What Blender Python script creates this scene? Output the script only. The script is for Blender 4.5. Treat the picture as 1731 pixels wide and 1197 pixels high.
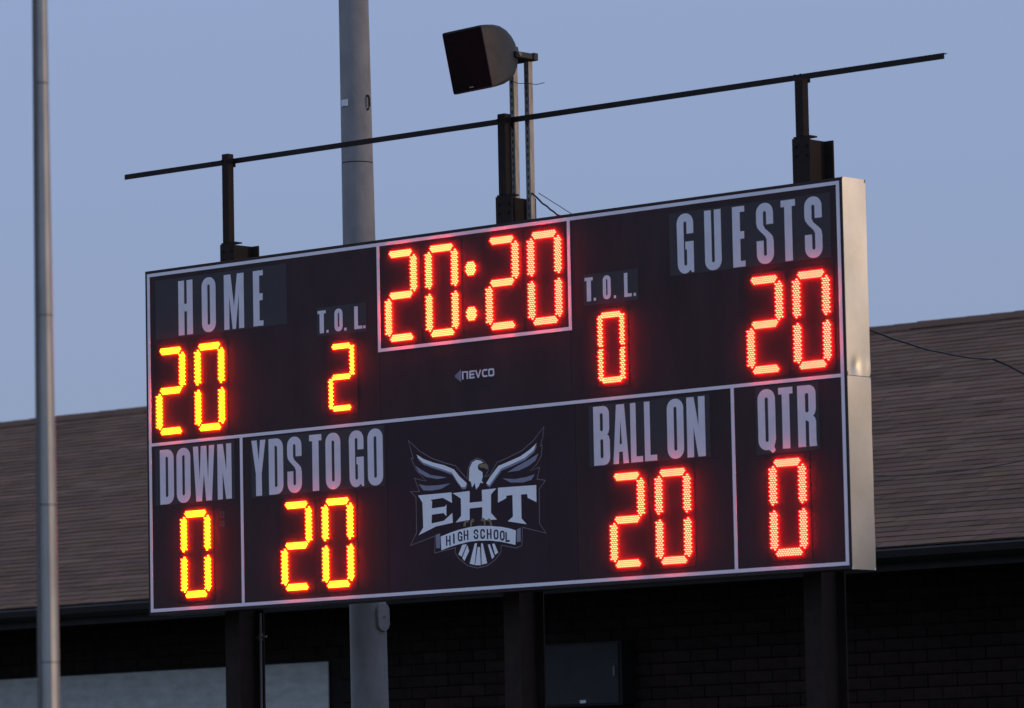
import bpy, bmesh, math, random
from mathutils import Vector, Matrix
from mathutils.geometry import tessellate_polygon
random.seed(7)
R_=math.radians
SC=bpy.context.scene; COL=SC.collection
for o in list(bpy.data.objects): bpy.data.objects.remove(o)

# ---------------------------------------------------------------- camera
CAM_POS=(24.0826,-23.2669,-1.6862)
CAM_R=(0.7466397,0.6649400,-0.0195960); CAM_U=(0.0832632,-0.0641865,0.9944583); CAM_F=(-0.6599973,0.7441337,0.1032892)
FOCAL_PX=8009.43

Z0=3.286                       # height of the lower white line of the scoreboard above the ground
cam=bpy.data.cameras.new('camera'); cam_o=bpy.data.objects.new('camera',cam); COL.objects.link(cam_o)
cam_o.matrix_world=Matrix(((CAM_R[0],CAM_U[0],-CAM_F[0],CAM_POS[0]),(CAM_R[1],CAM_U[1],-CAM_F[1],CAM_POS[1]),(CAM_R[2],CAM_U[2],-CAM_F[2],CAM_POS[2]+Z0),(0,0,0,1)))
cam.sensor_fit='HORIZONTAL'; cam.sensor_width=36.0; cam.lens=FOCAL_PX/1731*36.0
cam.clip_start=.5; cam.clip_end=3000
cam.dof.use_dof=True; cam.dof.focus_distance=32.2; cam.dof.aperture_fstop=3.6
SC.camera=cam_o

# ---------------------------------------------------------------- sky, sun, exposure
SUN_EL=3.6; SUN_AZ=60.0        # degrees; azimuth clockwise from +Y (low over the right end of the field house)
w=bpy.data.worlds.new('World'); SC.world=w; w.use_nodes=True
nt=w.node_tree; nt.nodes.clear()
sky=nt.nodes.new('ShaderNodeTexSky'); sky.sky_type='NISHITA'; sky.sun_disc=False
sky.sun_elevation=R_(SUN_EL); sky.sun_rotation=R_(SUN_AZ); sky.altitude=20; sky.air_density=1.0; sky.dust_density=1.0; sky.ozone_density=3.0
bg=nt.nodes.new('ShaderNodeBackground'); bg.inputs['Strength'].default_value=.10
out=nt.nodes.new('ShaderNodeOutputWorld')
tn=nt.nodes.new('ShaderNodeMix'); tn.data_type='RGBA'; tn.blend_type='MULTIPLY'; tn.inputs['Factor'].default_value=1; tn.inputs['B'].default_value=(1.1,.78,1.0,1)
hz_=nt.nodes.new('ShaderNodeMix'); hz_.data_type='RGBA'; hz_.inputs['Factor'].default_value=.68; hz_.inputs['B'].default_value=(1.62,2.16,3.3,1)   # even dusk haze over the whole sky
nt.links.new(sky.outputs[0],tn.inputs['A']); nt.links.new(tn.outputs['Result'],hz_.inputs['A'])
# hazy sky: brightness rises gently from the horizon to overhead, like an overcast dome
gc=nt.nodes.new('ShaderNodeTexCoord'); sx=nt.nodes.new('ShaderNodeSeparateXYZ'); nt.links.new(gc.outputs['Generated'],sx.inputs[0])
mr_=nt.nodes.new('ShaderNodeMapRange'); mr_.inputs['From Min'].default_value=0; mr_.inputs['From Max'].default_value=1; mr_.inputs['To Min'].default_value=.90; mr_.inputs['To Max'].default_value=2.1
nt.links.new(sx.outputs['Z'],mr_.inputs['Value'])
hs=nt.nodes.new('ShaderNodeVectorMath'); hs.operation='SCALE'; hs.inputs[0].default_value=(1.66,2.14,3.28); nt.links.new(mr_.outputs[0],hs.inputs['Scale'])
nt.links.new(hs.outputs[0],hz_.inputs['B'])
nt.links.new(hz_.outputs['Result'],bg.inputs['Color']); nt.links.new(bg.outputs[0],out.inputs['Surface'])
sun=bpy.data.lights.new('sun','SUN'); sun.energy=.42; sun.angle=R_(7); sun.color=(1,.75,.46)
sun_o=bpy.data.objects.new('sun',sun); COL.objects.link(sun_o)
sd=Vector((math.sin(R_(SUN_AZ))*math.cos(R_(SUN_EL)),math.cos(R_(SUN_AZ))*math.cos(R_(SUN_EL)),math.sin(R_(SUN_EL))))
sun_o.rotation_euler=(-sd).to_track_quat('-Z','Y').to_euler(); sun_o.location=(40,40,30)
SC.view_settings.view_transform='Standard'; SC.view_settings.look='None'; SC.view_settings.gamma=1.0
SC.view_settings.exposure=1.0
try: SC.view_settings.use_curve_mapping=False
except Exception: pass
SC.render.engine='CYCLES'
SC.cycles.use_denoising=True; SC.cycles.max_bounces=6; SC.cycles.diffuse_bounces=3
SC.cycles.sample_clamp_indirect=8

# ---------------------------------------------------------------- helpers
def new_obj(name,me,parent=None,m=None,loc=None):
    o=bpy.data.objects.new(name,me); COL.objects.link(o)
    if m is not None and me is not None:
        me.materials.clear(); me.materials.append(m)
    if parent is not None: o.parent=parent
    if loc is not None: o.location=loc
    return o
def empty(name,loc,label,cat,group=None):
    o=bpy.data.objects.new(name,None); COL.objects.link(o); o.location=loc; o.empty_display_size=.2
    o['label']=label; o['category']=cat
    if group: o['group']=group
    return o
def tag(o,label,cat,group=None):
    o['label']=label; o['category']=cat
    if group: o['group']=group
    return o
def mesh(name,verts,faces,smooth=False):
    me=bpy.data.meshes.new(name); me.from_pydata([tuple(v) for v in verts],[],faces); me.update()
    bm=bmesh.new(); bm.from_mesh(me); bmesh.ops.recalc_face_normals(bm,faces=bm.faces); bm.to_mesh(me); bm.free()
    if smooth:
        for p in me.polygons: p.use_smooth=True
    return me
class MB:
    def __init__(s): s.v=[]; s.f=[]
    def box(s,x0,x1,y0,y1,z0,z1):
        b=len(s.v); s.v+=[(x,y,z) for z in (z0,z1) for y in (y0,y1) for x in (x0,x1)]
        s.f+=[tuple(b+i for i in q) for q in ((0,2,3,1),(4,5,7,6),(0,1,5,4),(2,6,7,3),(0,4,6,2),(1,3,7,5))]; return s
    def tube(s,pts,r,n=8,cap=True):
        pts=[Vector(p) for p in pts]; rr=r if isinstance(r,(list,tuple)) else [r]*len(pts); b=len(s.v)
        for i,p in enumerate(pts):
            t=(pts[min(i+1,len(pts)-1)]-pts[max(i-1,0)]).normalized()
            a=Vector((0,0,1)) if abs(t.z)<.9 else Vector((1,0,0))
            e1=t.cross(a).normalized(); e2=t.cross(e1)
            for k in range(n):
                an=2*math.pi*k/n; s.v.append(tuple(p+rr[i]*(math.cos(an)*e1+math.sin(an)*e2)))
        for i in range(len(pts)-1):
            for k in range(n): s.f.append((b+i*n+k,b+i*n+(k+1)%n,b+(i+1)*n+(k+1)%n,b+(i+1)*n+k))
        if cap:
            for st in (b,b+(len(pts)-1)*n):
                c=len(s.v); s.v+=s.v[st:st+n]; s.f.append(tuple(range(c,c+n)))
        return s
    def build(s,name,m,parent=None,smooth=False,bevel=0):
        me=mesh(name,s.v,s.f,smooth); o=new_obj(name,me,parent,m)
        if bevel:
            bm=bmesh.new(); bm.from_mesh(me); bmesh.ops.bevel(bm,geom=list(bm.edges),offset=bevel,segments=1,affect='EDGES'); bm.to_mesh(me); bm.free()
        return o
def box(name,x0,x1,y0,y1,z0,z1,m,parent=None,bevel=0): return MB().box(x0,x1,y0,y1,z0,z1).build(name,m,parent,bevel=bevel)

def material(name,col,rough=.6,metal=0.,var=0.,vscale=3.,bump=0.,bscale=40.,col2=None,emit=None,estr=1.,objrand=0.,spec=.5,attr=None,stretch=None):
    m=bpy.data.materials.new(name); m.use_nodes=True; n=m.node_tree; b=n.nodes['Principled BSDF']
    b.inputs['Roughness'].default_value=rough; b.inputs['Metallic'].default_value=metal; b.inputs['Specular IOR Level'].default_value=spec
    b.inputs['Base Color'].default_value=(*col,1)
    L=n.links.new; src=None
    tc=n.nodes.new('ShaderNodeTexCoord'); vec=tc.outputs['Object']
    if stretch:
        mp=n.nodes.new('ShaderNodeMapping'); mp.inputs['Scale'].default_value=stretch; L(vec,mp.inputs['Vector']); vec=mp.outputs[0]
    if var or col2:
        no=n.nodes.new('ShaderNodeTexNoise'); no.inputs['Scale'].default_value=vscale; no.inputs['Detail'].default_value=6; no.inputs['Roughness'].default_value=.65
        L(vec,no.inputs['Vector'])
        mx=n.nodes.new('ShaderNodeMix'); mx.data_type='RGBA'
        c2=col2 or tuple(c*(1-var) for c in col); c1=col if col2 else tuple(min(1,c*(1+var)) for c in col)
        mx.inputs['A'].default_value=(*c1,1); mx.inputs['B'].default_value=(*c2,1)
        mr=n.nodes.new('ShaderNodeMapRange'); mr.inputs['From Min'].default_value=.3; mr.inputs['From Max'].default_value=.7
        L(no.outputs['Fac'],mr.inputs['Value']); L(mr.outputs[0],mx.inputs['Factor']); src=mx.outputs['Result']
        rr=n.nodes.new('ShaderNodeMapRange'); rr.inputs['To Min'].default_value=max(.05,rough-.08); rr.inputs['To Max'].default_value=min(1,rough+.1)
        L(no.outputs['Fac'],rr.inputs['Value']); L(rr.outputs[0],b.inputs['Roughness'])
    if objrand or attr:
        hv=n.nodes.new('ShaderNodeMix'); hv.data_type='RGBA'; hv.blend_type='MULTIPLY'; hv.inputs['Factor'].default_value=1
        if src: L(src,hv.inputs['A'])
        else: hv.inputs['A'].default_value=(*col,1)
        if attr:
            at=n.nodes.new('ShaderNodeAttribute'); at.attribute_name=attr; L(at.outputs['Color'],hv.inputs['B'])
        else:
            oi=n.nodes.new('ShaderNodeObjectInfo'); mr=n.nodes.new('ShaderNodeMapRange'); mr.inputs['To Min'].default_value=1-objrand; mr.inputs['To Max'].default_value=1+objrand
            L(oi.outputs['Random'],mr.inputs['Value']); cx=n.nodes.new('ShaderNodeCombineColor')
            for k in ('Red','Green','Blue'): L(mr.outputs[0],cx.inputs[k])
            L(cx.outputs[0],hv.inputs['B'])
        src=hv.outputs['Result']
    if src: L(src,b.inputs['Base Color'])
    if bump:
        n2=n.nodes.new('ShaderNodeTexNoise'); n2.inputs['Scale'].default_value=bscale; n2.inputs['Detail'].default_value=4; L(vec,n2.inputs['Vector'])
        bp=n.nodes.new('ShaderNodeBump'); bp.inputs['Strength'].default_value=bump; bp.inputs['Distance'].default_value=.01
        L(n2.outputs['Fac'],bp.inputs['Height']); L(bp.outputs[0],b.inputs['Normal'])
    if emit:
        b.inputs['Emission Color'].default_value=(*emit,1); b.inputs['Emission Strength'].default_value=estr
    return m
M={}
M['grass']=material('grass',(.05,.08,.03),.9,var=.35,vscale=1.5,bump=.6,bscale=30)
M['face']=material('black_enamel_red_veil',(.043,.021,.023),.55,var=.22,vscale=4,bump=.04,bscale=6,spec=.22,stretch=(1,1,.3))  # red veil of the digits' glare is mixed into this black
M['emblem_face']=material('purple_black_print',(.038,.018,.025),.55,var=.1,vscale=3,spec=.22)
M['module']=material('module_black',(.040,.020,.021),.6,var=.1,vscale=5,spec=.2)  # follows the face colour, its red glare veil included
M['plate']=material('caption_film',(.042,.034,.038),.5,var=.1,vscale=4,spec=.35)
M['trim']=material('white_trim_paint',(.84,.80,.84),.5,var=.06,vscale=4,spec=.4)
M['letter']=material('white_vinyl',(.76,.73,.78),.55,var=.07,vscale=6,spec=.3)
M['bezel']=material('black_edge',(.02,.017,.02),.5,var=.15,vscale=6)
M['galv']=material('galvanised_sheet',(.69,.65,.56),.38,metal=.78,var=.10,vscale=5,bump=.05,bscale=9)
M['rust']=material('rusty_brown_steel',(.017,.012,.0105),.8,var=.45,vscale=7,bump=.25,bscale=50,col2=(.034,.021,.016),spec=.2)
M['railsteel']=material('dark_rail_steel',(.022,.016,.015),.7,var=.3,vscale=6,bump=.15,bscale=60,spec=.2)
M['strut']=material('galvanised_strut',(.27,.245,.22),.55,metal=.6,var=.25,vscale=12,stretch=(3,3,.6))
M['slot']=material('strut_slot',(.035,.03,.028),.8)
M['dark']=material('dark_void',(.008,.007,.007),.8)
M['speaker']=material('speaker_shell',(.034,.033,.032),.55,var=.12,vscale=9,bump=.1,bscale=80,spec=.3)
M['grille']=material('speaker_grille',(.004,.005,.005),.8,var=.1,vscale=30,bump=.3,bscale=220,spec=.08)
M['badge']=material('badge_metal',(.3,.3,.3),.4,metal=.5)
M['pole']=material('grey_pole_concrete',(.25,.237,.235),.75,var=.18,vscale=7,bump=.15,bscale=70,stretch=(1,1,.5),spec=.25)
M['alu']=material('aluminium_pole',(.34,.325,.31),.45,metal=.55,var=.16,vscale=2.5,stretch=(4,4,1.2))
M['rope']=material('grey_rope',(.10,.10,.105),.9,var=.2,vscale=60)
M['cable']=material('black_cable',(.012,.012,.013),.6)
M['wire']=material('grey_wire',(.05,.05,.055),.6)
M['conduit']=material('grey_conduit',(.14,.13,.12),.55,metal=.3,var=.2,vscale=8)
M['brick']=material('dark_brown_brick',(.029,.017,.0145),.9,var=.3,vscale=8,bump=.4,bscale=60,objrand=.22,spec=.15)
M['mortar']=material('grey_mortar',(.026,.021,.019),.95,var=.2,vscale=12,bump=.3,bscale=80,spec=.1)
M['panelwhite']=material('weathered_white_board',(.54,.51,.49),.75,var=.2,vscale=5,bump=.15,bscale=14,stretch=(1,1,2.5))
M['shingle']=material('brown_shingle',(.150,.088,.058),.95,var=.16,vscale=2.5,bump=.5,bscale=120,attr='tint',spec=.1,stretch=(.6,1,1))
M['fascia']=material('dark_brown_fascia',(.018,.013,.012),.6,var=.2,vscale=4,spec=.25)
M['soffit']=material('brown_soffit',(.03,.022,.02),.8,var=.15,vscale=5)
M['cabinet']=material('grey_cabinet_paint',(.013,.0105,.011),.65,var=.12,vscale=5)
M['label']=material('white_sticker',(.7,.7,.72),.6,var=.1,vscale=30)
M['emb_white']=material('emblem_white',(.95,.93,.95),.55,var=.04,vscale=20)
M['emb_lav']=material('emblem_lavender',(.27,.26,.34),.55,var=.05,vscale=20)
M['emb_line']=material('emblem_outline',(.22,.16,.17),.6)
M['emb_gold']=material('emblem_gold',(.25,.19,.10),.55)
M['emb_ink']=material('emblem_ink',(.03,.02,.045),.6)
M['ghost']=material('faded_sticker',(.055,.045,.048),.6)
LEDC={}
def led_mat(q):                 # q 0 (left of the board, hot yellow) .. 1 (right, paler and dimmer)
    k=round(q,2)
    if k not in LEDC:
        c=(1.0,.0165*(1-k)**1.6+.0060,.0005+.0026*k)
        LEDC[k]=material('led_lens',(.05,.005,.003),.3,emit=c,estr=80)
    return LEDC[k]
# ---------------------------------------------------------------- ground
g=mesh('ground',[(-900,-900,0),(900,-900,0),(900,900,0),(-900,900,0)],[(0,1,2,3)])
g=new_obj('ground',g,None,M['grass']); g['kind']='structure'

# ---------------------------------------------------------------- field house behind the board (parallel to it)
EY,WY,RY=7.0,8.0,12.5; EZ=Z0+.63; RZ=Z0+3.12; BX0,BX1=-21.0,23.0
bld=empty('field_house',(0,WY,0),'long low brick field house with brown shingled roof behind the scoreboard','building')
def bpart(name,x0,x1,y0,y1,z0,z1,m,par=None,bevel=0):
    return box(name,x0,x1,y0-WY,y1-WY,z0,z1,m,par or bld,bevel)
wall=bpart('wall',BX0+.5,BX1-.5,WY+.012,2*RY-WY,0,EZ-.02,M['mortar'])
# bricks: running bond, ~0.29 x 0.095 m; the nearest-looking 300 as single parts, the rest joined
BW,BH,J=.285,.093,.010
bme=MB().box(-BW/2,BW/2,0,.03,-BH/2,BH/2); bme=mesh('brick',bme.v,bme.f); bme.materials.append(M['brick'])
PX0,PX1,PZ1=-10.9,-5.93,Z0+.035        # painted boards fill this opening (top edge PZ1)
BOX=(-3.17,-2.29,Z0-.50,Z0+.056)
rows=int((EZ-.05)/(BH+J)); cells=[]
for r in range(rows):
    z=EZ-.06-(r+.5)*(BH+J); x=BX0+.6+(.5*(BW+J) if r%2 else 0)
    while x<BX1-.7:
        hid=(x+BW/2>PX0 and x-BW/2<PX1 and z-BH/2<PZ1+.01 and z>Z0-2.2)
        if not hid: cells.append((x,z))
        x+=BW+J
vis=[c for c in cells if -5.85<c[0]<2.05 and c[1]>Z0-.76]
vis.sort(key=lambda c:-c[0]); single=set(vis[:300])
rest=MB()
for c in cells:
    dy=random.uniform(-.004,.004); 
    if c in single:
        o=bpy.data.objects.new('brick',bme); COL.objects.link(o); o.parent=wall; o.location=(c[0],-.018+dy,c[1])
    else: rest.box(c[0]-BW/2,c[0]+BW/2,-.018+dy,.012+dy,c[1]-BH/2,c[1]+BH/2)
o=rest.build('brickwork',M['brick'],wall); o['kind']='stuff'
# weathered white boards closing a wide opening, with a dark post between
for a,b in ((PX0+.03,-7.06),(-7.04,PX1-.02)):
    bpart('painted_board',a,b,WY-.022,WY-.004,Z0-2.15,PZ1-.012,M['panelwhite'],bevel=.004)
# roof: deck, shingles, ridge, gutter, fascia, soffit
sl=math.atan2(RZ-EZ,RY-EY); SLEN=math.hypot(RZ-EZ,RY-EY)
def on_roof(s,h): return (EY+s*math.cos(sl)-h*math.sin(sl)-WY, EZ+s*math.sin(sl)+h*math.cos(sl))
d=[on_roof(0,-.02),on_roof(SLEN,-.02),(2*RY-EY-WY,EZ-.04)]
deck=mesh('roof',[(BX0,*d[0]),(BX1,*d[0]),(BX1,*d[1]),(BX0,*d[1]),(BX1,*d[2]),(BX0,*d[2])],[(0,1,2,3),(3,2,4,5)])
deck=new_obj('roof',deck,bld,M['soffit'])
EXP=.115; nc=int(SLEN/EXP); v=[];f=[];tint=[]
for k in range(nc):
    s0=k*EXP; x=BX0-random.uniform(0,.3)
    rowt=random.uniform(.90,1.10)
    while x<BX1:
        wdt=random.uniform(.14,.5); x1=min(x+wdt,BX1+.05)
        h=.009+(.003 if random.random()<.45 else 0); ds=random.uniform(-.003,.003)
        a=on_roof(s0+ds,-.002); b=on_roof(s0+ds,h); c=on_roof(s0+EXP+.03,.003)
        i=len(v); v+=[(x+.003,*a),(x1,*a),(x1,*b),(x+.003,*b),(x1,*c),(x+.003,*c)]
        f+=[(i,i+1,i+2,i+3),(i+3,i+2,i+4,i+5)]
        t=rowt*random.uniform(.86,1.14); tint+=[(t,t*random.uniform(.95,1.02),t*random.uniform(.92,1.04),1)]*2
        x=x1
me=bpy.data.meshes.new('shingles'); me.from_pydata(v,[],f); me.update()
at=me.color_attributes.new('tint','FLOAT_COLOR','CORNER')
for p_,c in zip(me.polygons,tint):
    for li in p_.loop_indices: at.data[li].color=c
so=new_obj('shingles',me,deck,M['shingle']); so['kind']='stuff'
rc=MB()
x=BX0
while x<BX1:
    y,z=on_roof(SLEN,0); zz=random.uniform(0,.006)
    i=len(rc.v); rc.v+=[(x,y-.14,z-.045+zz),(x+.3,y-.14,z-.045+zz-.004),(x+.3,y,z+.035+zz-.004),(x,y,z+.035+zz),(x+.3,y+.14,z-.045+zz),(x,y+.14,z-.045+zz)]
    rc.f+=[(i,i+1,i+2,i+3),(i+3,i+2,i+4,i+5)]; x+=.28
o=rc.build('ridge_cap',M['shingle'],deck); 
at=o.data.color_attributes.new('tint','FLOAT_COLOR','CORNER')
for c in at.data: c.color=(.8,.78,.78,1)
bpart('fascia',BX0,BX1,EY+.015,EY+.045,EZ-.19,EZ-.025,M['fascia'])
gp=[(EY-.10,EZ-.02),(EY-.115,EZ-.035),(EY-.105,EZ-.09),(EY-.06,EZ-.125),(EY+.012,EZ-.125),(EY+.012,EZ-.115),(EY-.055,EZ-.115),(EY-.095,EZ-.085),(EY-.105,EZ-.035),(EY-.095,EZ-.02)]
n=len(gp); gm=mesh('gutter',[(BX0,y-WY,z) for y,z in gp]+[(BX1,y-WY,z) for y,z in gp],[(i,(i+1)%n,n+(i+1)%n,n+i) for i in range(n)])
new_obj('gutter',gm,bld,M['fascia'])
bpart('soffit',BX0,BX1,EY+.046,WY+.2,EZ-.055,EZ-.04,M['soffit'])

# grey metal cabinet fixed to the brick wall
cb=empty('wall_cabinet',(-2.73,WY-.2,BOX[2]),'dark grey metal cabinet fixed to the brick wall under the scoreboard','cabinet')
w2=(BOX[1]-BOX[0])/2; hh=BOX[3]-BOX[2]
box('body',-w2,w2,0,.18,0,hh,M['cabinet'],cb,.008)
dr=box('door',-w2+.02,w2-.02,-.015,0,.02,hh-.02,M['cabinet'],cb,.004)
box('latch',w2-.07,w2-.05,-.03,-.0155,hh*.45,hh*.6,M['conduit'],dr)
box('tag',-.02,.045,-.018,-.0155,.03,.055,M['label'],dr)

# ---------------------------------------------------------------- big grey light pole between board and field house
def lathe(prof,n,ax=None):
    v=[];f=[]
    for z,r in prof:
        cx=ax(z) if ax else 0
        for k in range(n):
            a=2*math.pi*k/n; v.append((cx+r*math.cos(a),r*math.sin(a),z))
    for i in range(len(prof)-1):
        for k in range(n): f.append((i*n+k,i*n+(k+1)%n,(i+1)*n+(k+1)%n,(i+1)*n+k))
    for st in (0,(len(prof)-1)*n):
        c=len(v); v+=v[st:st+n]; f.append(tuple(range(c,c+n)))
    return v,f
PBX,PBY=.713,1.5
lp=empty('light_pole',(PBX,PBY,0),'thick grey tapered light pole rising behind the scoreboard','light pole')
prad=lambda z:.1483-.0050*z
pax=lambda z:-.0094*z
seam=Z0+3.265
v,f=lathe([(0,prad(0)),(seam-.004,prad(seam))],48,pax); o=new_obj('lower_shaft',mesh('lower_shaft',v,f),lp,M['pole'])
v2,f2=lathe([(seam-.004,prad(seam)-.004),(seam+.004,prad(seam)-.004)],48,pax); o2=new_obj('seam_ring',mesh('seam_ring',v2,f2),lp,M['dark'])
v3,f3=lathe([(seam+.004,prad(seam)-.001),(13.5,prad(13.5))],48,pax); o3=new_obj('upper_shaft',mesh('upper_shaft',v3,f3),lp,M['pole'])
for q in (o,o2,o3):
    for p_ in q.data.polygons: p_.use_smooth=len(p_.vertices)==4
v,f=lathe([(0,.26),(.04,.26),(.05,.18),(.12,.16)],24); new_obj('base_flange',mesh('base_flange',v,f),lp,M['conduit'])
# oval hand-hole cover facing +X, proud of the shaft
hz=Z0-.035; hr=prad(hz); loops=[]
cv=[];cf=[];n=24
for y0,rx in ((hr-.03,1),(hr+.012,1),(hr+.018,.93)):
    for k in range(n):
        a=2*math.pi*k/n; yy=math.cos(a)*.062*rx; zz=math.sin(a)*.062*rx+(.042 if math.sin(a)>0 else -.042)
        cv.append((pax(hz)+y0,yy+.012,hz+zz))
for i in range(2):
    for k in range(n): cf.append((i*n+k,i*n+(k+1)%n,(i+1)*n+(k+1)%n,(i+1)*n+k))
cf.append(tuple(2*n+k for k in range(n)))
hc=new_obj('hand_hole_cover',mesh('hand_hole_cover',cv,cf),lp,M['pole'])
MB().tube([(pax(hz)+hr+.0185,.012,hz),(pax(hz)+hr+.024,.012,hz)],.008,8).build('screw',M['conduit'],hc)
lz=Z0+3.70; box('number_tag',pax(lz)-.035,pax(lz)+.025,-prad(lz)-.004,-prad(lz)+.01,lz-.024,lz+.024,M['label'],lp)
hx=pax(lz)+prad(lz)*.995; hy=0.0
MB().tube([(hx-.02,hy,lz-.055),(hx+.012,hy,lz-.048),(hx+.02,hy,lz-.03),(hx+.02,hy,lz+.03),(hx+.012,hy,lz+.048),(hx-.02,hy,lz+.055)],.008,8).build('hook',M['dark'],lp,True)

# ---------------------------------------------------------------- slim pole in the foreground, left
FX,FY=8.571,-8.90
fp=empty('flag_pole',(FX,FY,0),'slim tapered metal pole in the left foreground, slightly out of focus','pole')
frad=lambda z:.0592-.00537*z
fax=lambda z:-.0048*z
zs=[0,1.2,2.45,3.15,4.0,5.05,6.3,7.6]
for i in range(len(zs)-1):
    v,f=lathe([(zs[i]+.002,frad(zs[i])+.0008),(zs[i+1]-.002,frad(zs[i+1]))],12,fax); 
    new_obj('pole_section',mesh('pole_section',v,f),fp,M['alu'])
    if i:
        v,f=lathe([(zs[i]-.006,frad(zs[i])-.0015),(zs[i]+.006,frad(zs[i])-.0015)],12,fax); new_obj('joint_ring',mesh('joint_ring',v,f),fp,M['dark'])
v,f=lathe([(0,.12),(.03,.12),(.05,.08),(.14,.065)],20); new_obj('base_collar',mesh('base_collar',v,f),fp,M['conduit'])
MB().tube([(fax(z)-.124*(frad(z)+.007),-.99*(frad(z)+.007),z) for z in (.9,2.5,4.5,6.5,7.6)],.0085,8).build('edge_rope',M['rope'],fp)  # rope added to give the pole a darker left edge
v,f=lathe([(7.6,.016),(7.62,.05),(7.66,.06),(7.70,.05),(7.72,.012)],16,fax); new_obj('finial',mesh('finial',v,f,True),fp,M['alu'])

# ---------------------------------------------------------------- steel columns behind the board
za_at=lambda x: Z0+3.190-.038*(x+.575)/7.36
CF=.262                                # front flange plane
def column(x0,ztop,px,pz,pw,label):
    c=empty('support_column',(x0,CF,0),label,'steel column','steel columns carrying the scoreboard')
    W,D,T=.142,.25,.012; zt=Z0+ztop
    b=MB(); b.box(0,W,0,T,0,zt); b.box(W/2-.005,W/2+.005,T,D-T,0,zt); b.box(0,W,D-T,D,0,zt)
    b.build('beam',M['rust'],c)
    box('cap_plate',.012,W+.004,-.0,.075,zt+.001,zt+.011,M['rust'],c)
    box('post',px-x0,px-x0+pw,.01,.01+pw,zt+.0115,Z0+pz,M['rust'],c,.004)
    cl=box('rail_clamp',px-x0-.012,px-x0+pw+.012,.01+pw+.0005,.01+pw+.006,za_at(px)-Z0+Z0-.045,za_at(px)-.0195,M['railsteel'],c)
    for q in (.008,pw-.008): MB().tube([(px-x0+q,.002,za_at(px)),(px-x0+q,.0095,za_at(px))],.008,6).build('bolt',M['rust'],c)
    for q in (.03,W-.03):
        for zz in (zt-.05,zt-.11): MB().tube([(q,-.008,zz),(q,-.0003,zz)],.010,6).build('bolt',M['rust'],c)
    box('base_plate',-.08,W+.08,-.08,D+.08,0,.02,M['rust'],c)
    return c
column(.473,2.585,.488,3.232,.062,'rusty steel column behind the home end of the scoreboard')
column(3.094,2.648,3.112,3.21,.068,'rusty steel column behind the clock, beside the loudspeaker struts')
column(5.63,2.752,5.652,3.135,.064,'rusty steel column behind the guests end of the scoreboard')
# thin angle-iron rail along the post tops
rx0,rx1=-.575,6.785; za,zb=Z0+3.190,Z0+3.152; ry=CF+.01+.0685
vv=[];ff=[]
prof=[(0,-.019),(0,.019),(.035,.019),(.035,.0145),(.0045,.0145),(.0045,-.019)]
for x,z in ((rx0,za),(rx1,zb)): vv+=[(x-rx0,y,z+h-za) for y,h in prof]
n=6
ff=[(i,(i+1)%n,n+(i+1)%n,n+i) for i in range(n)]+[tuple(range(n)),tuple(range(n,2*n))]
o=new_obj('top_rail',mesh('top_rail',vv,ff),None,M['railsteel'],(rx0,ry,za))
tag(o,'long thin dark angle-iron rail across the tops of the three posts','rail')

# ---------------------------------------------------------------- loudspeaker and its two struts
ms=empty('speaker_mast',(3.2,.39,Z0+2.0),'pair of galvanised strut channels holding up the loudspeaker','mast')
def strut(x0,y0,z1):
    b=MB(); z0=.0; X=x0-3.2; Y=y0-.39; s=.041;t=.003
    b.box(X,X+s,Y,Y+t,z0,z1); b.box(X,X+t,Y+t,Y+s,z0,z1); b.box(X+s-t,X+s,Y+t,Y+s,z0,z1)
    o=b.build('strut',M['strut'],ms)
    k=MB(); z=.05
    while z<z1-.06: k.box(X+.015,X+.026,Y-.0008,Y+.001,z,z+.026); z+=.0508
    k.build('slots',M['slot'],o)
strut(3.128,.385,1.56); strut(3.262,.385,1.56)
box('cross_bar',3.075-3.2,3.355-3.2,.385-.39,.43-.39,1.561,1.612,M['speaker'],ms,.004)
box('yoke_arm',3.315-3.2,3.345-3.2,.22-.39,.3845-.39,1.566,1.607,M['speaker'],ms,.004)
box('yoke_arm',3.055-3.2,3.085-3.2,.22-.39,.3845-.39,1.566,1.607,M['speaker'],ms,.004)
MB().tube([(3.03-3.2,.245-.39,1.588),(3.358-3.2,.245-.39,1.588)],.014,12).build('pivot_bolt',M['conduit'],ms)

spc=Vector((3.1431,-.05,3.5384+Z0)); spn=Vector((-.1187,-.9671,-.225)); spe=Vector((.9925,-.1219,0)); spu=Vector((-.0274,-.2233,.9744))
sp=empty('loudspeaker',spc+Vector((0,0,-.22)),'black loudspeaker with square grille and rounded back above the scoreboard','loudspeaker')
def L2W(a,b,c): return spc+spe*a+spu*b-spn*c-sp.location
NS=64; secs=[(0,.2,.21,30),(.012,.201,.211,30),(.06,.2,.209,22),(.13,.195,.203,14),(.20,.182,.190,9),(.27,.158,.164,6),(.33,.126,.130,4.2),(.375,.092,.094,3.2),(.405,.055,.056,2.5),(.42,.02,.02,2)]
v=[];f=[]
for s,hx_,hy_,e in secs:
    for k in range(NS):
        a=2*math.pi*(k+.5)/NS; ca,sa=math.cos(a),math.sin(a)
        v.append(L2W(hx_*math.copysign(abs(ca)**(2/e),ca),hy_*math.copysign(abs(sa)**(2/e),sa),s))
for i in range(len(secs)-1):
    for k in range(NS): f.append((i*NS+k,i*NS+(k+1)%NS,(i+1)*NS+(k+1)%NS,(i+1)*NS+k))
c0=len(v); v+=v[:NS]; f.append(tuple(range(c0,c0+NS))); f.append(tuple((len(secs)-1)*NS+k for k in range(NS)))
me=mesh('shell',v,f,True); me.polygons[len(f)-2].use_smooth=False
new_obj('shell',me,sp,M['speaker'])
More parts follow.
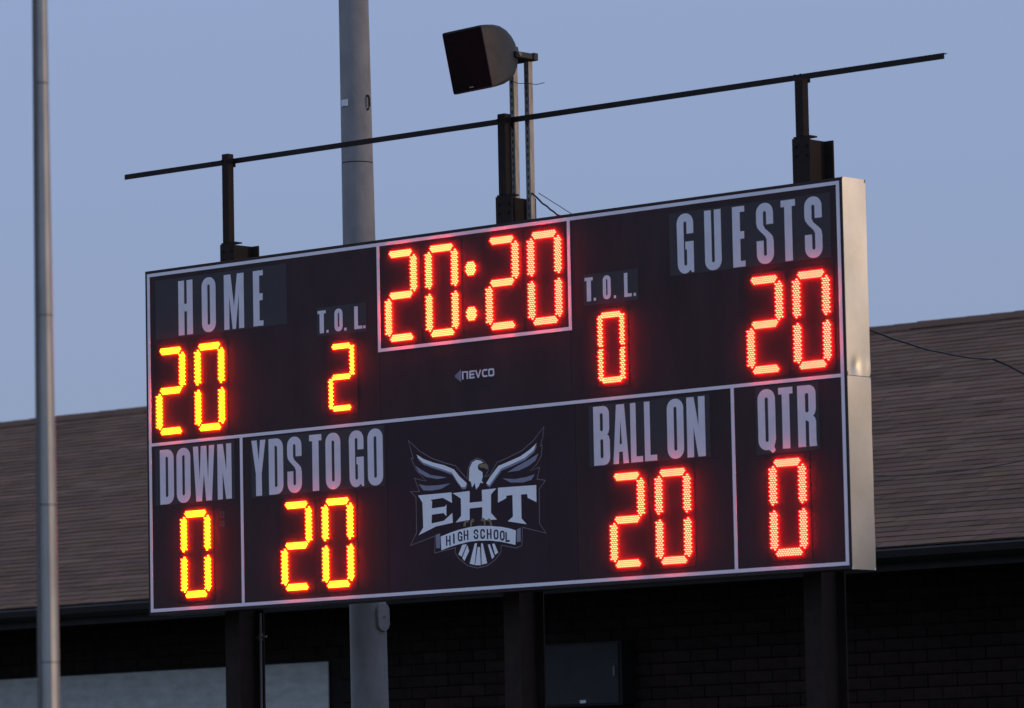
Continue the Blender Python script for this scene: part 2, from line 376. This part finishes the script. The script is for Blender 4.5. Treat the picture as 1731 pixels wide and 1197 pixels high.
def lbox(name,a0,a1,b0,b1,c0,c1,m,par):
    vs=[L2W(a,b,c) for c in (c0,c1) for b in (b0,b1) for a in (a0,a1)]
    return new_obj(name,mesh(name,vs,[(0,2,3,1),(4,5,7,6),(0,1,5,4),(2,6,7,3),(0,4,6,2),(1,3,7,5)]),par,m)
gr=lbox('grille',-.188,.188,-.198,.198,-.006,-.001,M['grille'],sp)
lbox('badge',-.02,.02,-.186,-.178,-.009,-.0065,M['badge'],gr)
for bz in (.06,-.07):                   # moulded ribs along the shell's side
    rb=MB(); rb.tube([L2W(.198,bz,.05),L2W(.192,bz*.97,.13),L2W(.176,bz*.9,.20),L2W(.153,bz*.8,.27)],.003,6); rb.build('rib',M['dark'],sp)
lbox('rear_mount',-.03,.03,-.03,.03,.405,.445,M['speaker'],sp)

# ---------------------------------------------------------------- cables
def sagline(a,b,sag,n=14,jit=0.):
    a=Vector(a);b=Vector(b); return [a.lerp(b,i/n)+Vector((random.uniform(-jit,jit),random.uniform(-jit,jit),-4*sag*(i/n)*(1-i/n)+random.uniform(-jit,jit))) for i in range(n+1)]
def cable(name,pts,r,m,label):
    o0=Vector(pts[0]); o=MB().tube([Vector(p)-o0 for p in pts],r,6).build(name,m); o.location=o0; return tag(o,label,'cable')
cable('power_cable',sagline((6.10,.27,Z0+1.53),(4.45,4.0,Z0+1.68),.045,12,.004)+sagline((4.54,4.05,Z0+1.63),(4.95,4.4,Z0+1.36),.0,5,.003),.007,M['cable'],'black cable drooping from the guests end of the scoreboard across the roof')
cable('overhead_wire',sagline((1.2,5.9,Z0+1.195),(3.6,6.1,Z0+1.20),.105,12,.001),.005,M['wire'],'faint thin wire crossing low in front of the right-hand roof')
cable('guy_wire',sagline((3.302,.40,Z0+2.668),(3.70,.30,Z0+2.435),.02,10,.003),.006,M['cable'],'thick twisted tie wire from the strut foot to the scoreboard top')
cable('tie_wire',sagline((3.34,.42,Z0+2.665),(3.80,.30,Z0+2.432),.0,8,.001),.0025,M['cable'],'thin straight tie wire above the twisted one by the struts')
cable('speaker_lead',sagline((3.17,.36,Z0+3.44),(3.275,.384,Z0+3.415),.01,6,.001)+[(3.36,.395,Z0+3.395),(3.43,.40,Z0+3.40)],.0025,M['cable'],'short thin lead hanging off the back of the loudspeaker')
# conduit beside the home-end column
cd=empty('electrical_conduit',(.60,.485,0),'thin grey conduit pipe standing beside the column under the home end','conduit')
MB().tube([(0,0,0),(0,0,Z0-.02)],.010,10).build('pipe',M['conduit'],cd,True)
cp=MB().tube([(0,0,Z0-.215),(0,0,Z0-.165)],.016,10).build('coupling',M['conduit'],cd,True)
MB().tube([(-.045,0,Z0-.19),(.06,0,Z0-.188)],.007,8).build('clamp',M['strut'],cd)
# ---------------------------------------------------------------- the scoreboard
sb=empty('scoreboard',(0,0,Z0),'large black football scoreboard with glowing red digits and white captions','scoreboard')
W,H,T=6.2,2.4,.239; MG=.021
def part(name,x0,x1,y0,y1,z0,z1,m,par=None,bevel=0): return box(name,x0,x1,y0,y1,z0,z1,m,par or sb,bevel)
part('cabinet',-MG+.004,W+MG-.006,.004,T,-MG+.003,H+MG-.003,M['bezel'])
ZM=1.182
seam=.0012
cols_u=[(-MG,2.249),(2.249,3.961),(3.961,W+MG-.003)]; cols_l=[(-MG,.918),(.918,2.30),(2.30,3.985),(3.985,5.303),(5.303,W+MG-.003)]
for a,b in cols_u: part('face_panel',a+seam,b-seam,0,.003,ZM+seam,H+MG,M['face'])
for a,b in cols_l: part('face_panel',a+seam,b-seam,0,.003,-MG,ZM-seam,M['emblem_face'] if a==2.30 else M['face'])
def end_panel(z0,z1,dent):
    ny,nz=14,46; vs=[];fs=[]
    for j in range(nz+1):
        for i in range(ny+1):
            y=-.001+(T+.002)*i/ny; z=z0+(z1-z0)*j/nz
            x=W+MG+.0015*math.sin(z*5.3+1)*math.sin(y*11)+.0008*math.sin(z*13)
            if dent:
                x-=.007*math.exp(-(((y-.095)/.035)**2+((z-1.24)/.04)**2)); x+=.003*math.exp(-(((y-.23)/.02)**2+((z-1.25)/.03)**2))
            vs.append((x,y,z))
    nf=(ny+1)*(nz+1)
    for j in range(nz):
        for i in range(ny): a=j*(ny+1)+i; fs.append((a,a+1,a+ny+2,a+ny+1))
    # folded flanges onto the cabinet
    b=len(vs); vs+=[(W+MG-.005,-.001,z0),(W+MG-.005,T+.001,z0),(W+MG-.005,-.001,z1),(W+MG-.005,T+.001,z1)]
    fs.append((0,ny,b+1,b)); fs.append((nz*(ny+1),nz*(ny+1)+ny,b+3,b+2))
    o=new_obj('end_panel',mesh('end_panel',vs,fs,True),sb,M['galv']); o['label']='bare galvanised end panel'
end_panel(-MG-.004,ZM-.003,False); end_panel(ZM+.001,H+MG+.003,True)
part('end_bead',W+MG-.003,W+MG+.004,-.006,-.0015,-MG,H+MG,M['bezel'])
# white lines: outer frame butted end to end, then dividers
LW=.023; y0,y1=-.002,-.0002
part('trim_line',0,W,y0,y1,H-LW,H,M['trim']); part('trim_line',0,W,y0,y1,0,LW,M['trim'])
part('trim_line',0,.026,y0,y1,LW,H-LW,M['trim']); part('trim_line',W-.026,W,y0,y1,LW,H-LW,M['trim'])
part('trim_line',.026,W-.026,y0,y1,1.171,1.193,M['trim'])
part('trim_line',.905,.931,y0,y1,LW,1.171,M['trim']); part('trim_line',5.291,5.317,y0,y1,LW,1.171,M['trim'])
part('trim_line',2.237,3.974,y0,y1,1.656,1.679,M['trim'])
part('trim_line',2.237,2.262,y0,y1,1.679,H-LW,M['trim']); part('trim_line',3.949,3.974,y0,y1,1.679,H-LW,M['trim'])

# ---- flat glyph shapes
def arc(cx,cy,rx,ry,a0,a1,n=6): return [(cx+rx*math.cos(R_(a0+(a1-a0)*i/n)),cy+ry*math.sin(R_(a0+(a1-a0)*i/n))) for i in range(n+1)]
def rrect(x0,y0,x1,y1,rx,ry): return arc(x1-rx,y1-ry,rx,ry,0,90)+arc(x0+rx,y1-ry,rx,ry,90,180)+arc(x0+rx,y0+ry,rx,ry,180,270)+arc(x1-rx,y0+ry,rx,ry,270,360)
def glyph(ch,w,h,sr=.41,tr=.37):
    s=sr*w; t=tr*w; a=s; b=w-s; rx=.46*w; ry=.46*w; hr=(b-a)/2*.98; e=min(.135*h,t)
    hole=lambda z0,z1: rrect(a,z0,b,z1,hr,hr)
    if ch=='.': return [[(0,0),(w,0),(w,h),(0,h)]]
    if ch=='I': return [[(w/2-s/2,0),(w/2+s/2,0),(w/2+s/2,h),(w/2-s/2,h)]]
    if ch=='O': return [rrect(0,0,w,h,rx,ry),hole(t,h-t)]
    if ch=='Q': return [arc(w-rx,h-ry,rx,ry,0,90)+arc(rx,h-ry,rx,ry,90,180)+arc(rx,ry,rx,ry,180,270)+[(.62*w,0),(.80*w,-.055*h),(.97*w,-.012*h),(.90*w,.05*h),(w,ry)],hole(t,h-t)]
    if ch=='D': return [arc(w-rx,h-ry,rx,ry,0,90)+[(0,h),(0,0)]+arc(w-rx,ry,rx,ry,270,360),arc(b-hr,h-t-hr,hr,hr,0,90)+[(a,h-t),(a,t)]+arc(b-hr,t+hr,hr,hr,270,360)]
    if ch=='H': return [[(0,0),(a,0),(a,.43*h),(b,.43*h),(b,0),(w,0),(w,h),(b,h),(b,.57*h),(a,.57*h),(a,h),(0,h)]]
    if ch=='E': return [[(0,0),(w,0),(w,e),(.62*w,e),(.62*w,.46*h),(.95*w,.46*h),(.95*w,.585*h),(.62*w,.585*h),(.62*w,h-e),(w,h-e),(w,h),(0,h)]]
    if ch=='L': return [[(0,0),(w,0),(w,e),(.46*w if w>.09 or h<.2 else .5*w,e),(.46*w if w>.09 or h<.2 else .5*w,h),(0,h)]]
    if ch=='T': x0=w*.24; return [[(x0,0),(w-x0,0),(w-x0,h-e),(w,h-e),(w,h),(0,h),(0,h-e),(x0,h-e)]]
    if ch=='U': return [[(0,h),(0,ry)]+arc(rx,ry,rx,ry,180,270)+arc(w-rx,ry,rx,ry,270,360)+[(w,h),(b,h)]+arc(b-hr,t+hr,hr,hr,360,180,8)+[(a,h)]]
    if ch=='G': return [[(w,.66*h)]+arc(w-rx,h-ry,rx,ry,0,90)+arc(rx,h-ry,rx,ry,90,180)+arc(rx,ry,rx*.96,ry,180,290)+[(.80*w,.055*h),(.86*w,.01*h),(w,.01*h),(w,.53*h),(.5*w,.53*h),(.5*w,.40*h),(b,.40*h)]+arc(b-hr,t+hr,hr,hr,360,180,6)+arc(a+hr,h-t-hr,hr,hr,180,0,6)+[(b,.66*h)]]
    if ch=='C': return [[(w,.64*h)]+arc(w-rx,h-ry,rx,ry,0,90)+arc(rx,h-ry,rx,ry,90,180)+arc(rx,ry,rx,ry,180,270)+arc(w-rx,ry,rx,ry,270,360)+[(w,.36*h),(b,.36*h)]+arc(b-hr,t+hr,hr,hr,360,180,6)+arc(a+hr,h-t-hr,hr,hr,180,0,6)+[(b,.64*h)]]
    if ch=='S': return [[(w,.645*h)]+arc(w-rx,h-ry,rx,ry,0,90)+arc(rx,h-ry,rx,ry,90,180)+[(0,.68*h),(.05*w,.61*h),(.18*w,.555*h),(.5*w,.455*h),(b,.40*h)]+arc(b-hr,t+hr,hr,hr,360,180,6)+[(a,.385*h),(0,.385*h)]+arc(rx,ry,rx,ry,180,270)+arc(w-rx,ry,rx,ry,270,360)+[(w,.36*h),(.95*w,.44*h),(.82*w,.49*h),(.5*w,.58*h),(a,.64*h)]+arc(a+hr,h-t-hr,hr,hr,180,0,6)+[(b,.645*h)]]
    if ch=='M': k=.30*w; return [[(0,0),(k*.86,0),(k*.86,.62*h),(.42*w,0),(.58*w,0),(w-k*.86,.62*h),(w-k*.86,0),(w,0),(w,h),(w-k*1.12,h),(.5*w,.40*h),(k*1.12,h),(0,h)]]
    if ch=='N': k=.36*w; return [[(0,0),(k,0),(k,.50*h),(.60*w,0),(w,0),(w,h),(w-k,h),(w-k,.50*h),(.40*w,h),(0,h)]]
    if ch=='W': return [[(.13*w,0),(.40*w,0),(.5*w,.50*h),(.60*w,0),(.87*w,0),(w,h),(.755*w,h),(.70*w,.36*h),(.63*w,h),(.37*w,h),(.30*w,.36*h),(.245*w,h),(0,h)]]
    if ch=='Y': return [[(.29*w,0),(.71*w,0),(.71*w,.40*h),(w,h),(.62*w,h),(.5*w,.62*h),(.38*w,h),(0,h),(.29*w,.40*h)]]
    if ch=='A': return [[(0,0),(.35*w,0),(.385*w,.20*h),(.615*w,.20*h),(.65*w,0),(w,0),(.76*w,h),(.24*w,h)],[(.425*w,.33*h),(.575*w,.33*h),(.5*w,.76*h)]]
    if ch=='B': r=.36*w; return [arc(w*.98-r,h-r,r,r,0,90)+[(0,h),(0,0)]+arc(w-r,r,r,r,270,360)+[(w,.42*h),(.93*w,.49*h),(.84*w,.515*h),(.92*w,.54*h),(.98*w,.60*h)],rrect(a,t*.9,b,.44*h,hr,hr),rrect(a,.575*h,b,h-t*.9,hr,hr)]
    if ch=='R': r=.36*w; return [arc(w*.98-r,h-r,r,r,0,90)+[(0,h),(0,0),(a,0),(a,.44*h),(b,.40*h),(b,.05*h),(b*1.02,0),(w,0),(.97*w,.10*h),(.97*w,.40*h),(.92*w,.465*h),(.82*w,.495*h),(.92*w,.53*h),(.98*w,.60*h)],rrect(a,.555*h,b,h-t*.9,hr,hr)]
    if ch=='n': k=.24*w; return [[(0,0),(k,0),(k,h*.82),(w-k,h*.82),(w-k,0),(w,0),(w,h*.93),(w*.93,h),(0,h)]]
    if ch=='V': return [[(.40*w,0),(.60*w,0),(w,h),(.77*w,h),(.5*w,.28*h),(.23*w,h),(0,h)]]
def clean(lp):
    o=[]
    for p in lp:
        if not o or math.hypot(p[0]-o[-1][0],p[1]-o[-1][1])>1e-5: o.append(p)
    if math.hypot(o[0][0]-o[-1][0],o[0][1]-o[-1][1])<1e-5: o.pop()
    return o
def flat(name,loops,x,z,yf,m,par,th=.0006):
    """a thin plate with the given outline (first loop) and holes, its front at y=yf"""
    loops=[clean(l) for l in loops]; vs=[];fs=[]
    tri=tessellate_polygon([[Vector((px,pz,0)) for px,pz in l] for l in loops])
    allp=[p for l in loops for p in l]; n=len(allp)
    for y in (yf,yf+th): vs+=[(x+px,y,z+pz) for px,pz in allp]
    fs+=[tuple(t) for t in tri]
    o=0
    for l in loops:
        k=len(l)
        for i in range(k): a=o+i;b=o+(i+1)%k; fs.append((a,b,n+b,n+a))
        o+=k
    me=bpy.data.meshes.new(name); me.from_pydata(vs,[],fs); me.update()
    # make front triangles face -Y
    bm=bmesh.new(); bm.from_mesh(me); bm.faces.ensure_lookup_table()
    for i in range(len(tri)):
        if bm.faces[i].normal.y>0: bm.faces[i].normal_flip()
    bm.to_mesh(me); bm.free()
    return new_obj(name,me,par,m)
def caption(plate,letters,z0,h):
    pl=part('caption_plate',plate[0],plate[1],-.0012,-.0002,plate[2],plate[3],M['plate'])
    for ch,a,b in letters:
        if ch=='.': flat('letter',glyph('.',b-a,.019),a,z0,-.0022,M['letter'],pl)
        elif ch=='Q': flat('letter',glyph('Q',b-a,h-.0),a,z0,-.0022,M['letter'],pl)
        else: flat('letter',glyph(ch,b-a,h),a,z0,-.0022,M['letter'],pl)
caption((.082,1.382,1.925,2.345),[('H',.315,.458),('O',.549,.687),('M',.77,.965),('E',1.056,1.153)],1.935,.386)
caption((4.818,6.125,1.93,2.335),[('G',4.881,5.018),('U',5.11,5.246),('E',5.339,5.439),('S',5.533,5.67),('T',5.733,5.848),('S',5.92,6.058)],1.935,.387)
caption((1.664,2.131,1.812,2.008),[('T',1.674,1.751),('.',1.756,1.776),('O',1.833,1.91),('.',1.924,1.946),('L',2.02,2.094),('.',2.103,2.123)],1.831,.156)
caption((4.083,4.548,1.804,2.008),[('T',4.093,4.163),('.',4.168,4.187),('O',4.248,4.315),('.',4.34,4.358),('L',4.429,4.492),('.',4.508,4.527)],1.831,.156)
caption((.058,.852,.75,1.158),[('D',.109,.248),('O',.276,.415),('W',.442,.653),('N',.683,.821)],.754,.386)
caption((1.014,2.28,.748,1.158),[('Y',1.019,1.155),('D',1.185,1.324),('S',1.363,1.501),('T',1.575,1.692),('O',1.729,1.87),('G',1.95,2.087),('O',2.124,2.265)],.755,.386)
caption((4.102,5.117,.75,1.148),[('B',4.142,4.279),('A',4.306,4.437),('L',4.456,4.556),('L',4.573,4.675),('O',4.763,4.9),('N',4.927,5.077)],.755,.384)
caption((5.49,5.996,.733,1.16),[('Q',5.508,5.648),('T',5.675,5.789),('R',5.826,5.974)],.757,.385)
for zz,hh in ((.625,.045),(.565,.04)): flat('faded_mark',[rrect(.70,zz,.745,zz+hh,.01,.01),rrect(.712,zz+.012,.733,zz+hh-.012,.004,.004)],0,0,-.0008,M['ghost'],sb,.0005)

# maker's mark under the clock
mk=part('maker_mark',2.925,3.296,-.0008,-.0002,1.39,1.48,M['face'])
for ch,a,b in (('n',2.999,3.053),('E',3.064,3.112),('V',3.116,3.172),('C',3.179,3.226),('O',3.234,3.287)):
    L=glyph(ch,b-a,.053,.24,.24)
    if ch=='E': w_=b-a;h_=.053; L=[[(0,0),(w_,0),(w_,.2*h_),(.26*w_,.2*h_),(.26*w_,.4*h_),(.93*w_,.4*h_),(.93*w_,.6*h_),(.26*w_,.6*h_),(.26*w_,.8*h_),(w_,.8*h_),(w_,h_),(0,h_)]]
    if ch in 'CO':
        w_=b-a;h_=.053;k=.012
        if ch=='O': L=[rrect(0,0,w_,h_,.012,.012),rrect(k,k,w_-k,h_-k,.004,.004)]
        else: L=[[(w_,0),(.012,0),(0,.012),(0,h_-.012),(.012,h_),(w_,h_),(w_,h_-k),(k+.002,h_-k),(k,h_-k-.002),(k,k+.002),(k+.002,k),(w_,k)]]
    flat('letter',L,a,1.410,-.0016,M['letter'],mk)
for k in range(5):                       # arrow of stepped bars
    hh=.007+.0075*k; flat('arrow_bar',[[(0,-hh),(.0085,-hh-.004),(.0085,hh+.004),(0,hh)]],2.938+.0108*k,1.436,-.0016,M['emb_lav'],mk)

# ---- the school emblem, printed flat on the centre panel
EMBLEM={"outline":[(2.501,1.039),(2.607,.957),(2.713,.903),(2.837,.862),(2.924,.84),(2.973,.793),(3.028,.743),(3.038,.807),(3.061,.856),(3.118,.877),(3.173,.858),(3.215,.818),(3.218,.786),(3.182,.747),(3.232,.757),(3.295,.835),(3.394,.861),(3.517,.898),(3.616,.955),(3.715,1.043),(3.701,.971),(3.681,.918),(3.696,.922),(3.686,.854),(3.648,.802),(3.586,.761),(3.671,.778),(3.645,.702),(3.717,.69),(3.662,.633),(3.659,.411),(3.714,.344),(3.51,.394),(3.501,.274),(3.452,.261),(3.318,.287),(3.317,.244),(3.267,.196),(3.192,.159),(3.105,.148),(3.019,.169),(2.946,.214),(2.907,.262),(2.911,.294),(2.722,.268),(2.732,.383),(2.503,.331),(2.562,.411),(2.562,.653),(2.512,.693),(2.594,.688),(2.552,.779),(2.659,.754),(2.572,.829),(2.524,.916),(2.543,.915)],
 "wing1":[(2.575,.938),(2.637,.904),(2.725,.874),(2.824,.849),(2.911,.815),(2.96,.766),(3.024,.716),(3.008,.691),(2.977,.693),(2.934,.74),(2.892,.794),(2.811,.822),(2.712,.852),(2.63,.881),(2.587,.916)],
 "wing2":[(3.196,.704),(3.232,.743),(3.307,.812),(3.393,.833),(3.504,.862),(3.59,.902),(3.648,.939),(3.62,.893),(3.54,.848),(3.43,.817),(3.331,.792),(3.281,.745),(3.224,.689)],
 "f1":[(2.56,.865),(2.61,.836),(2.697,.793),(2.847,.766),(2.76,.761),(2.659,.781),(2.591,.818)],
 "f2":[(2.589,.737),(2.658,.723),(2.759,.719),(2.878,.725),(2.796,.694),(2.708,.687),(2.632,.693)],
 "f3":[(3.385,.765),(3.478,.8),(3.576,.834),(3.662,.87),(3.636,.826),(3.575,.794),(3.489,.769)],
 "f4":[(3.342,.727),(3.451,.715),(3.549,.722),(3.626,.735),(3.597,.701),(3.524,.688),(3.414,.695)],
 "head":[(3.047,.779),(3.05,.815),(3.074,.851),(3.111,.866),(3.148,.859),(3.175,.842),(3.135,.837),(3.125,.824),(3.128,.801),(3.165,.78),(3.168,.752),(3.157,.725),(3.171,.706),(3.144,.712),(3.132,.69),(3.106,.669),(3.095,.711),(3.07,.685),(3.061,.722),(3.043,.733)],
 "beak":[(3.135,.834),(3.185,.836),(3.211,.821),(3.215,.802),(3.203,.794),(3.186,.808),(3.153,.81),(3.13,.819)],
 "E":[(2.581,.663),(2.885,.664),(2.888,.593),(2.807,.632),(2.696,.626),(2.708,.614),(2.705,.568),(2.824,.573),(2.837,.587),(2.835,.508),(2.81,.531),(2.704,.526),(2.7,.468),(2.809,.478),(2.889,.526),(2.892,.461),(2.739,.445),(2.581,.396),(2.624,.445),(2.62,.612)],
 "H":[(2.895,.658),(3.048,.663),(3.046,.585),(3.158,.586),(3.157,.663),(3.287,.665),(3.238,.628),(3.235,.505),(3.286,.459),(3.155,.461),(3.158,.549),(3.045,.547),(3.043,.47),(2.917,.461),(2.968,.503),(2.968,.618)],
 "T":[(3.301,.668),(3.637,.664),(3.636,.552),(3.56,.585),(3.556,.61),(3.503,.61),(3.503,.452),(3.547,.412),(3.381,.441),(3.428,.47),(3.427,.612),(3.373,.611),(3.372,.594),(3.298,.569)],
 "banner":[(2.781,.375),(2.863,.395),(2.951,.412),(3.038,.422),(3.125,.426),(3.223,.42),(3.321,.408),(3.394,.394),(3.452,.377),(3.446,.282),(3.319,.31),(3.221,.323),(3.122,.328),(3.036,.326),(2.948,.315),(2.861,.301),(2.785,.283)],
 "fold1":[(2.738,.39),(2.776,.397),(2.773,.299),(2.738,.299)],
 "fold2":[(3.46,.382),(3.494,.393),(3.492,.302),(3.457,.3)],
 "t1":[(2.973,.309),(3.013,.311),(2.965,.231),(2.937,.247)],
 "t2":[(3.018,.306),(3.034,.264),(2.989,.2),(2.971,.222)],
 "t3":[(3.085,.312),(3.105,.313),(3.079,.17),(3.036,.181)],
 "t4":[(3.111,.287),(3.131,.286),(3.135,.165),(3.084,.168)],
 "t5":[(3.142,.309),(3.156,.308),(3.192,.175),(3.143,.168)],
 "t6":[(3.202,.296),(3.218,.3),(3.257,.215),(3.236,.2)],
 "t7":[(3.239,.3),(3.259,.302),(3.292,.241),(3.264,.226)],
 "c1":[(2.989,.428),(2.992,.455),(3.008,.47),(3.029,.47),(3.039,.452),(3.027,.458),(3.012,.454),(3.006,.427)],
 "c2":[(3.048,.424),(3.052,.465),(3.067,.478),(3.084,.471),(3.083,.45),(3.074,.459),(3.066,.446),(3.06,.423)],
 "c3":[(3.144,.455),(3.151,.473),(3.169,.477),(3.187,.462),(3.186,.425),(3.174,.426),(3.17,.454),(3.158,.459)],
 "c4":[(3.199,.452),(3.206,.468),(3.224,.469),(3.239,.45),(3.245,.419),(3.228,.423),(3.221,.446),(3.209,.454)]}

em=part('emblem',2.47,3.74,-.0006,-.0002,.13,1.075,M['emblem_face'])
def ribbon(pts,wd):
    n=len(pts); a=[];b=[]
    for i in range(n):
        p0,p1,p2=(Vector(pts[i-1]),Vector(pts[i]),Vector(pts[(i+1)%n])); d1=(p1-p0).normalized(); d2=(p2-p1).normalized()
        nn=Vector((-(d1+d2).y,(d1+d2).x)); nn=nn.normalized() if nn.length>1e-4 else Vector((-d1.y,d1.x))
        sc=wd/2/max(.5,abs(nn.dot(Vector((-d1.y,d1.x)))))
        a.append(p1+nn*sc); b.append(p1-nn*sc)
    vs=[(p.x,-.0013,p.y) for p in a]+[(p.x,-.0013,p.y) for p in b]
    return mesh('outline',vs,[(i,(i+1)%n,n+(i+1)%n,n+i) for i in range(n)])
new_obj('outline',ribbon(EMBLEM['outline'],.0055),em,M['emb_line'])
def emb(name,key,m,y): flat(name,[EMBLEM[key]],0,0,y,m,em,.0004)
for k in ('wing1','wing2'): emb('wing_edge',k,M['emb_white'],-.0016)
for k in ('wing1','wing2'):                 # lavender shade under each leading edge
    flat('wing_shade',[[(x+.004,z-.014) for x,z in EMBLEM[k]]],0,0,-.0012,M['emb_lav'],em,.0003)
for k in ('f1','f2','f3','f4'): emb('wing_feather',k,M['emb_lav'],-.0016)
for k in ('t1','t2','t3','t4','t5','t6','t7'): emb('tail_feather',k,M['emb_white'],-.0016)
emb('eagle_head','head',M['emb_white'],-.0016); emb('beak','beak',M['emb_gold'],-.0021)
flat('eye',[rrect(3.127,.818,3.142,.826,.003,.003)],0,0,-.0026,M['emb_ink'],em,.0004)
for k in 'EHT': emb('letter',k,M['emb_white'],-.0016)
emb('banner','banner',M['emb_white'],-.0024)
for k in ('fold1','fold2'): emb('banner_fold',k,M['emb_lav'],-.002)
for k in ('c1','c2','c3','c4'): emb('talon',k,M['emb_gold'],-.0032)
for ch,x,z in [('H',2.8495,.3437),('I',2.8997,.3546),('G',2.956,.3652),('H',3.0095,.3713),('S',3.0987,.3725),('C',3.1579,.3709),('H',3.2157,.3675),('O',3.2769,.3603),('O',3.3318,.3498),('L',3.3804,.3379)]:
    wd=.014 if ch=='I' else .042; hh=.066
    if ch=='I': L=[[(0,0),(.014,0),(.014,hh),(0,hh)]]
    elif ch=='L': L=[[(0,0),(wd*.85,0),(wd*.85,.013),(.0125,.013),(.0125,hh),(0,hh)]]
    else: L=glyph(ch,wd,hh,.29,.27)
    flat('letter',L,x-wd/2,z-hh/2,-.003,M['emb_ink'],em,.0004)

# ---- seven-segment LED digits
LED=None
def led_proto(r):
    vs=[];fs=[];n=7; rings=[(0,1.0),(.55,.92),(1.0,.55)]
    for d,k in rings:
        for i in range(n): a=2*math.pi*i/n; vs.append((r*k*math.cos(a),-d*.0105,r*k*math.sin(a)))
    vs.append((0,-.0122,0))
    for j in range(2):
        for i in range(n): fs.append((j*n+i,j*n+(i+1)%n,(j+1)*n+(i+1)%n,(j+1)*n+i))
    for i in range(n): fs.append((2*n+i,2*n+(i+1)%n,3*n))
    return vs,fs
def leds(name,pts,r,m,par):
    pv,pf=led_proto(r); v=[];f=[]
    for x,z in pts:
        b=len(v); v+=[(x+q[0],q[1]-.0014,z+q[2]) for q in pv]; f+=[tuple(b+i for i in q) for q in pf]
    me=bpy.data.meshes.new(name); me.from_pydata(v,[],f); me.update()
    for p_ in me.polygons: p_.use_smooth=True
    o=new_obj(name,me,par,m); o['kind']='stuff'; return o
SEG={'0':'abcdef','2':'abged'}
def digit(ch,x,z,w,h,rows):
    q=max(0,min(1,(x+w/2)/6.2)); 
    if rows==4: q=.3*q if x<2 else (.66+1.1*(q-.40) if x<4 else .85+.5*(q-.72))
    else: q=.2 if x<3 else .85
    q=round(max(0,min(1,q))*10)/10
    m=led_mat(q); r=.0053 if rows==4 else .0055
    d=part('digit',x-.03,x+w+.03,-.0012,-.0002,z-.028,z+h+.028,M['module'])
    P=.0195; RP=.0118 if rows==4 else .0125
    def hor(zc,cnt):
        return [(x+w/2+(i-(c-1)/2)*P,zc+((rows-1)/2-j)*RP) for j,c in enumerate(cnt) for i in range(c)]
    if rows==4: top=[10,11,10,9]; mid=[10,11,10,9]; bot=[9,10,11,10]
    else: top=[8,9,8]; mid=[8,9,8]; bot=[8,9,8]
    hh=(rows-1)/2*RP+.0065
    def ver(x0,zt,zb):
        n=int(round((zt-zb)/.0136)); k=3 if rows==4 else 2; pts=[]
        for i in range(n+1):
            zz=zt+(zb-zt)*i/n; off=0 if i%2 else P/2
            c=k
            for j in range(c):
                xx=x0+.0065+off+j*P
                if i in (0,n) and rows==4 and abs(xx-(x0+.0065+P*1.25))>P*.7: continue
                pts.append((xx,zz))
        return pts
    vw=(3-.5)*P+.013 if rows==4 else 1.5*P+.013
    zt,zm,zb=z+h,z+h/2+.002,z
    g=.046 if rows==4 else .026; gm=.022 if rows==4 else .014
    S={'a':hor(zt-hh,top),'g':hor(zm,mid),'d':hor(zb+hh,bot),
       'f':ver(x,zt-g,zm+gm),'b':ver(x+w-vw,zt-g,zm+gm),'e':ver(x,zm-gm,zb+g),'c':ver(x+w-vw,zm-gm,zb+g)}
    for s in SEG[ch]: leds('led_segment',S[s],r,m,d)
for ch,x in (('2',2.312),('0',2.686),('2',3.228),('0',3.602)): digit(ch,x,1.714,.298,.618,4)
for ch,x in (('2',.083),('0',.472),('2',5.438),('0',5.812)): digit(ch,x,1.243,.296,.615,4)
for ch,x in (('0',.313),('2',1.297),('0',1.688),('2',4.268),('0',4.652),('0',5.586)): digit(ch,x,.083,.296,.61,4)
digit('2',1.772,1.284,.243,.462,3); digit('0',4.198,1.284,.228,.462,3)
for z in (2.145,1.842):
    pts=[(3.097+(i-(c-1)/2)*.0195,z+(3-j)*.0130) for j,c in enumerate((3,4,5,4,5,4,3)) for i in range(c)]
    cl=part('colon_dot',3.045,3.15,-.0012,-.0002,z-.06,z+.06,M['module']); leds('led_cluster',pts,.0058,led_mat(.7),cl)
